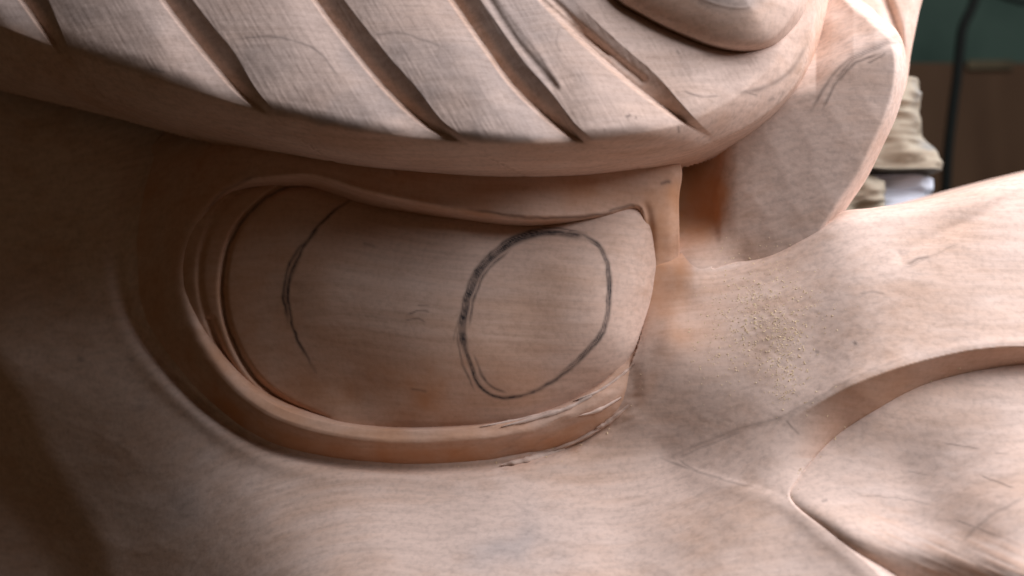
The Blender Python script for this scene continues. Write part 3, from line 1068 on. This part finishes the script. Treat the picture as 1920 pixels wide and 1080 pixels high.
def tube(name, pts, r, mat, parent=None, nseg=10):
    V, F = [], []
    n = len(pts)
    for i, p in enumerate(pts):
        p = Vector(p)
        tdir = (Vector(pts[min(i + 1, n - 1)]) - Vector(pts[max(i - 1, 0)])).normalized()
        a = tdir.cross(Vector((0, 1, 0))).normalized()
        bb = tdir.cross(a)
        for k in range(nseg):
            th = 2 * math.pi * k / nseg
            V.append(p + a * math.cos(th) * r + bb * math.sin(th) * r)
        if i:
            for k in range(nseg):
                F.append(((i - 1) * nseg + k, (i - 1) * nseg + (k + 1) % nseg, i * nseg + (k + 1) % nseg, i * nseg + k))
    me = bpy.data.meshes.new(name)
    me.from_pydata([tuple(v) for v in V], [], F)
    me.polygons.foreach_set('use_smooth', [True] * len(F))
    return link(name, me, mat, parent)


M_CABLE, nt, b = new_mat('black_rubber')
b.inputs['Base Color'].default_value = (0.006, 0.007, 0.006, 1)
b.inputs['Roughness'].default_value = 0.8
b.inputs['Specular IOR Level'].default_value = 0.05
CY = 0.45
cp = spline([(1862, -120), (1838, -40), (1824, 10), (1806, 50), (1800, 90), (1794, 150), (1786, 210), (1778, 280), (1774, 345), (1770, 430), (1764, 600), (1758, 900)], 6)
cab = tube('hanging_cable', [at(u, v, CY) for u, v in cp], 0.0044, M_CABLE)
tag(cab, 'black cable hanging down in front of the brown board', 'cable')
cp2 = spline([(1862, -14), (1890, -2), (1925, 6), (1990, 4), (2080, -30)], 6)
cab2 = tube('loose_cable', [at(u, v, CY + 0.03) for u, v in cp2], 0.0022, M_CABLE)
tag(cab2, 'thin dark cable sagging across the top right corner of the green wall', 'cable')

# beige cloth bundle behind the forehead
M_CLOTH, nt, b = new_mat('beige_cloth')
tc = N(nt, 'ShaderNodeTexCoord')
n1 = N(nt, 'ShaderNodeTexNoise')
n1.inputs['Scale'].default_value = 38
n1.inputs['Detail'].default_value = 3
nt.links.new(tc.outputs['Object'], n1.inputs['Vector'])
at_ = N(nt, 'ShaderNodeAttribute', attribute_name='stain')
mu = N(nt, 'ShaderNodeMath', operation='MULTIPLY', use_clamp=True)
mrr = N(nt, 'ShaderNodeMapRange')
mrr.inputs[1].default_value = 0.42
mrr.inputs[2].default_value = 0.60
nt.links.new(n1.outputs[0], mrr.inputs[0])
nt.links.new(mrr.outputs[0], mu.inputs[0])
nt.links.new(at_.outputs['Fac'], mu.inputs[1])
mx = N(nt, 'ShaderNodeMix', data_type='RGBA')
nt.links.new(mu.outputs[0], mx.inputs[0])
mx.inputs[6].default_value = (0.29, 0.25, 0.19, 1)
mx.inputs[7].default_value = (0.13, 0.15, 0.17, 1)
nt.links.new(mx.outputs[2], b.inputs['Base Color'])
b.inputs['Roughness'].default_value = 0.95


def drape(name, u0, u1, v0, v1, dist, prof, mat, stain=None, nu=60, nv=90, thick=0.12):
    """a closed soft bundle: front relief over picture window, rounded back to its rear"""
    V, F, ST = [], [], []
    for j in range(nv + 1):
        v = v0 + (v1 - v0) * j / nv
        xl, xr = prof(v)
        for i in range(nu):
            th = 2 * math.pi * i / nu
            cu = (xl + xr) / 2 + (xr - xl) / 2 * math.copysign(abs(math.cos(th)) ** 0.7, math.cos(th))
            dd = -math.copysign(abs(math.sin(th)) ** 0.7, math.sin(th)) * thick * 0.5
            fold = 0.006 * math.sin(v * 0.028 + cu * 0.03) + 0.0015 * math.sin(v * 0.06 - cu * 0.05 + 1.0)
            P = at(cu, v, dist)
            fold += 0.006 * mnoise.noise(Vector((cu * 0.018, v * 0.03, dist * 9))) + 0.006 * abs(mnoise.noise(Vector((cu * 0.04 + 9, v * 0.05, 1))))
            P.y += dd + (fold if math.sin(th) > 0 else 0)
            V.append(tuple(P))
            ST.append(stain(cu, v) if stain else 0)
    for j in range(nv):
        for i in range(nu):
            F.append((j * nu + i, j * nu + (i + 1) % nu, (j + 1) * nu + (i + 1) % nu, (j + 1) * nu + i))
    F.append(tuple(range(nu)))
    F.append(tuple(range(nv * nu + nu - 1, nv * nu - 1, -1)))
    me = bpy.data.meshes.new(name)
    me.from_pydata(V, [], F)
    a = me.attributes.new('stain', 'FLOAT', 'POINT')
    a.data.foreach_set('value', ST)
    me.polygons.foreach_set('use_smooth', [True] * len(F))
    return link(name, me, mat)


def cloth_prof(v):
    xr = np.interp(v, [60, 110, 170, 205, 225, 250, 275, 298, 318, 330, 345, 520], [1680, 1684, 1688, 1694, 1697, 1706, 1716, 1728, 1733, 1728, 1722, 1715])
    return 1480, float(xr)


cl = drape('cloth_bundle', 1480, 1730, 175, 332, 0.20, cloth_prof, M_CLOTH,
           lambda u, v: float(np.exp(-(((u - 1690 - (v - 240) * 0.25) / 22) ** 2)) * (160 < v < 300)))
tag(cl, 'stained beige cloth bundle behind the carved forehead', 'cloth')
cl2 = drape('folded_cloth', 1480, 1690, 334, 520, 0.17, lambda v: (1480, float(np.interp(v, [334, 345, 365, 385, 520], [1640, 1652, 1650, 1642, 1640]))), M_CLOTH, thick=0.06)
tag(cl2, 'small beige folded cloth low beside the white packet', 'cloth')
M_PAPER = simple_mat('white_paper', (0.66, 0.70, 0.80), (0.74, 0.77, 0.84), 20)
pk = drape('white_packet', 1600, 1733, 334, 520, 0.19, lambda v: (1560, float(np.interp(v, [334, 342, 380, 520], [1715, 1731, 1733, 1735]))), M_PAPER, thick=0.05)
tag(pk, 'crumpled white packet under the beige cloth bundle', 'packet')
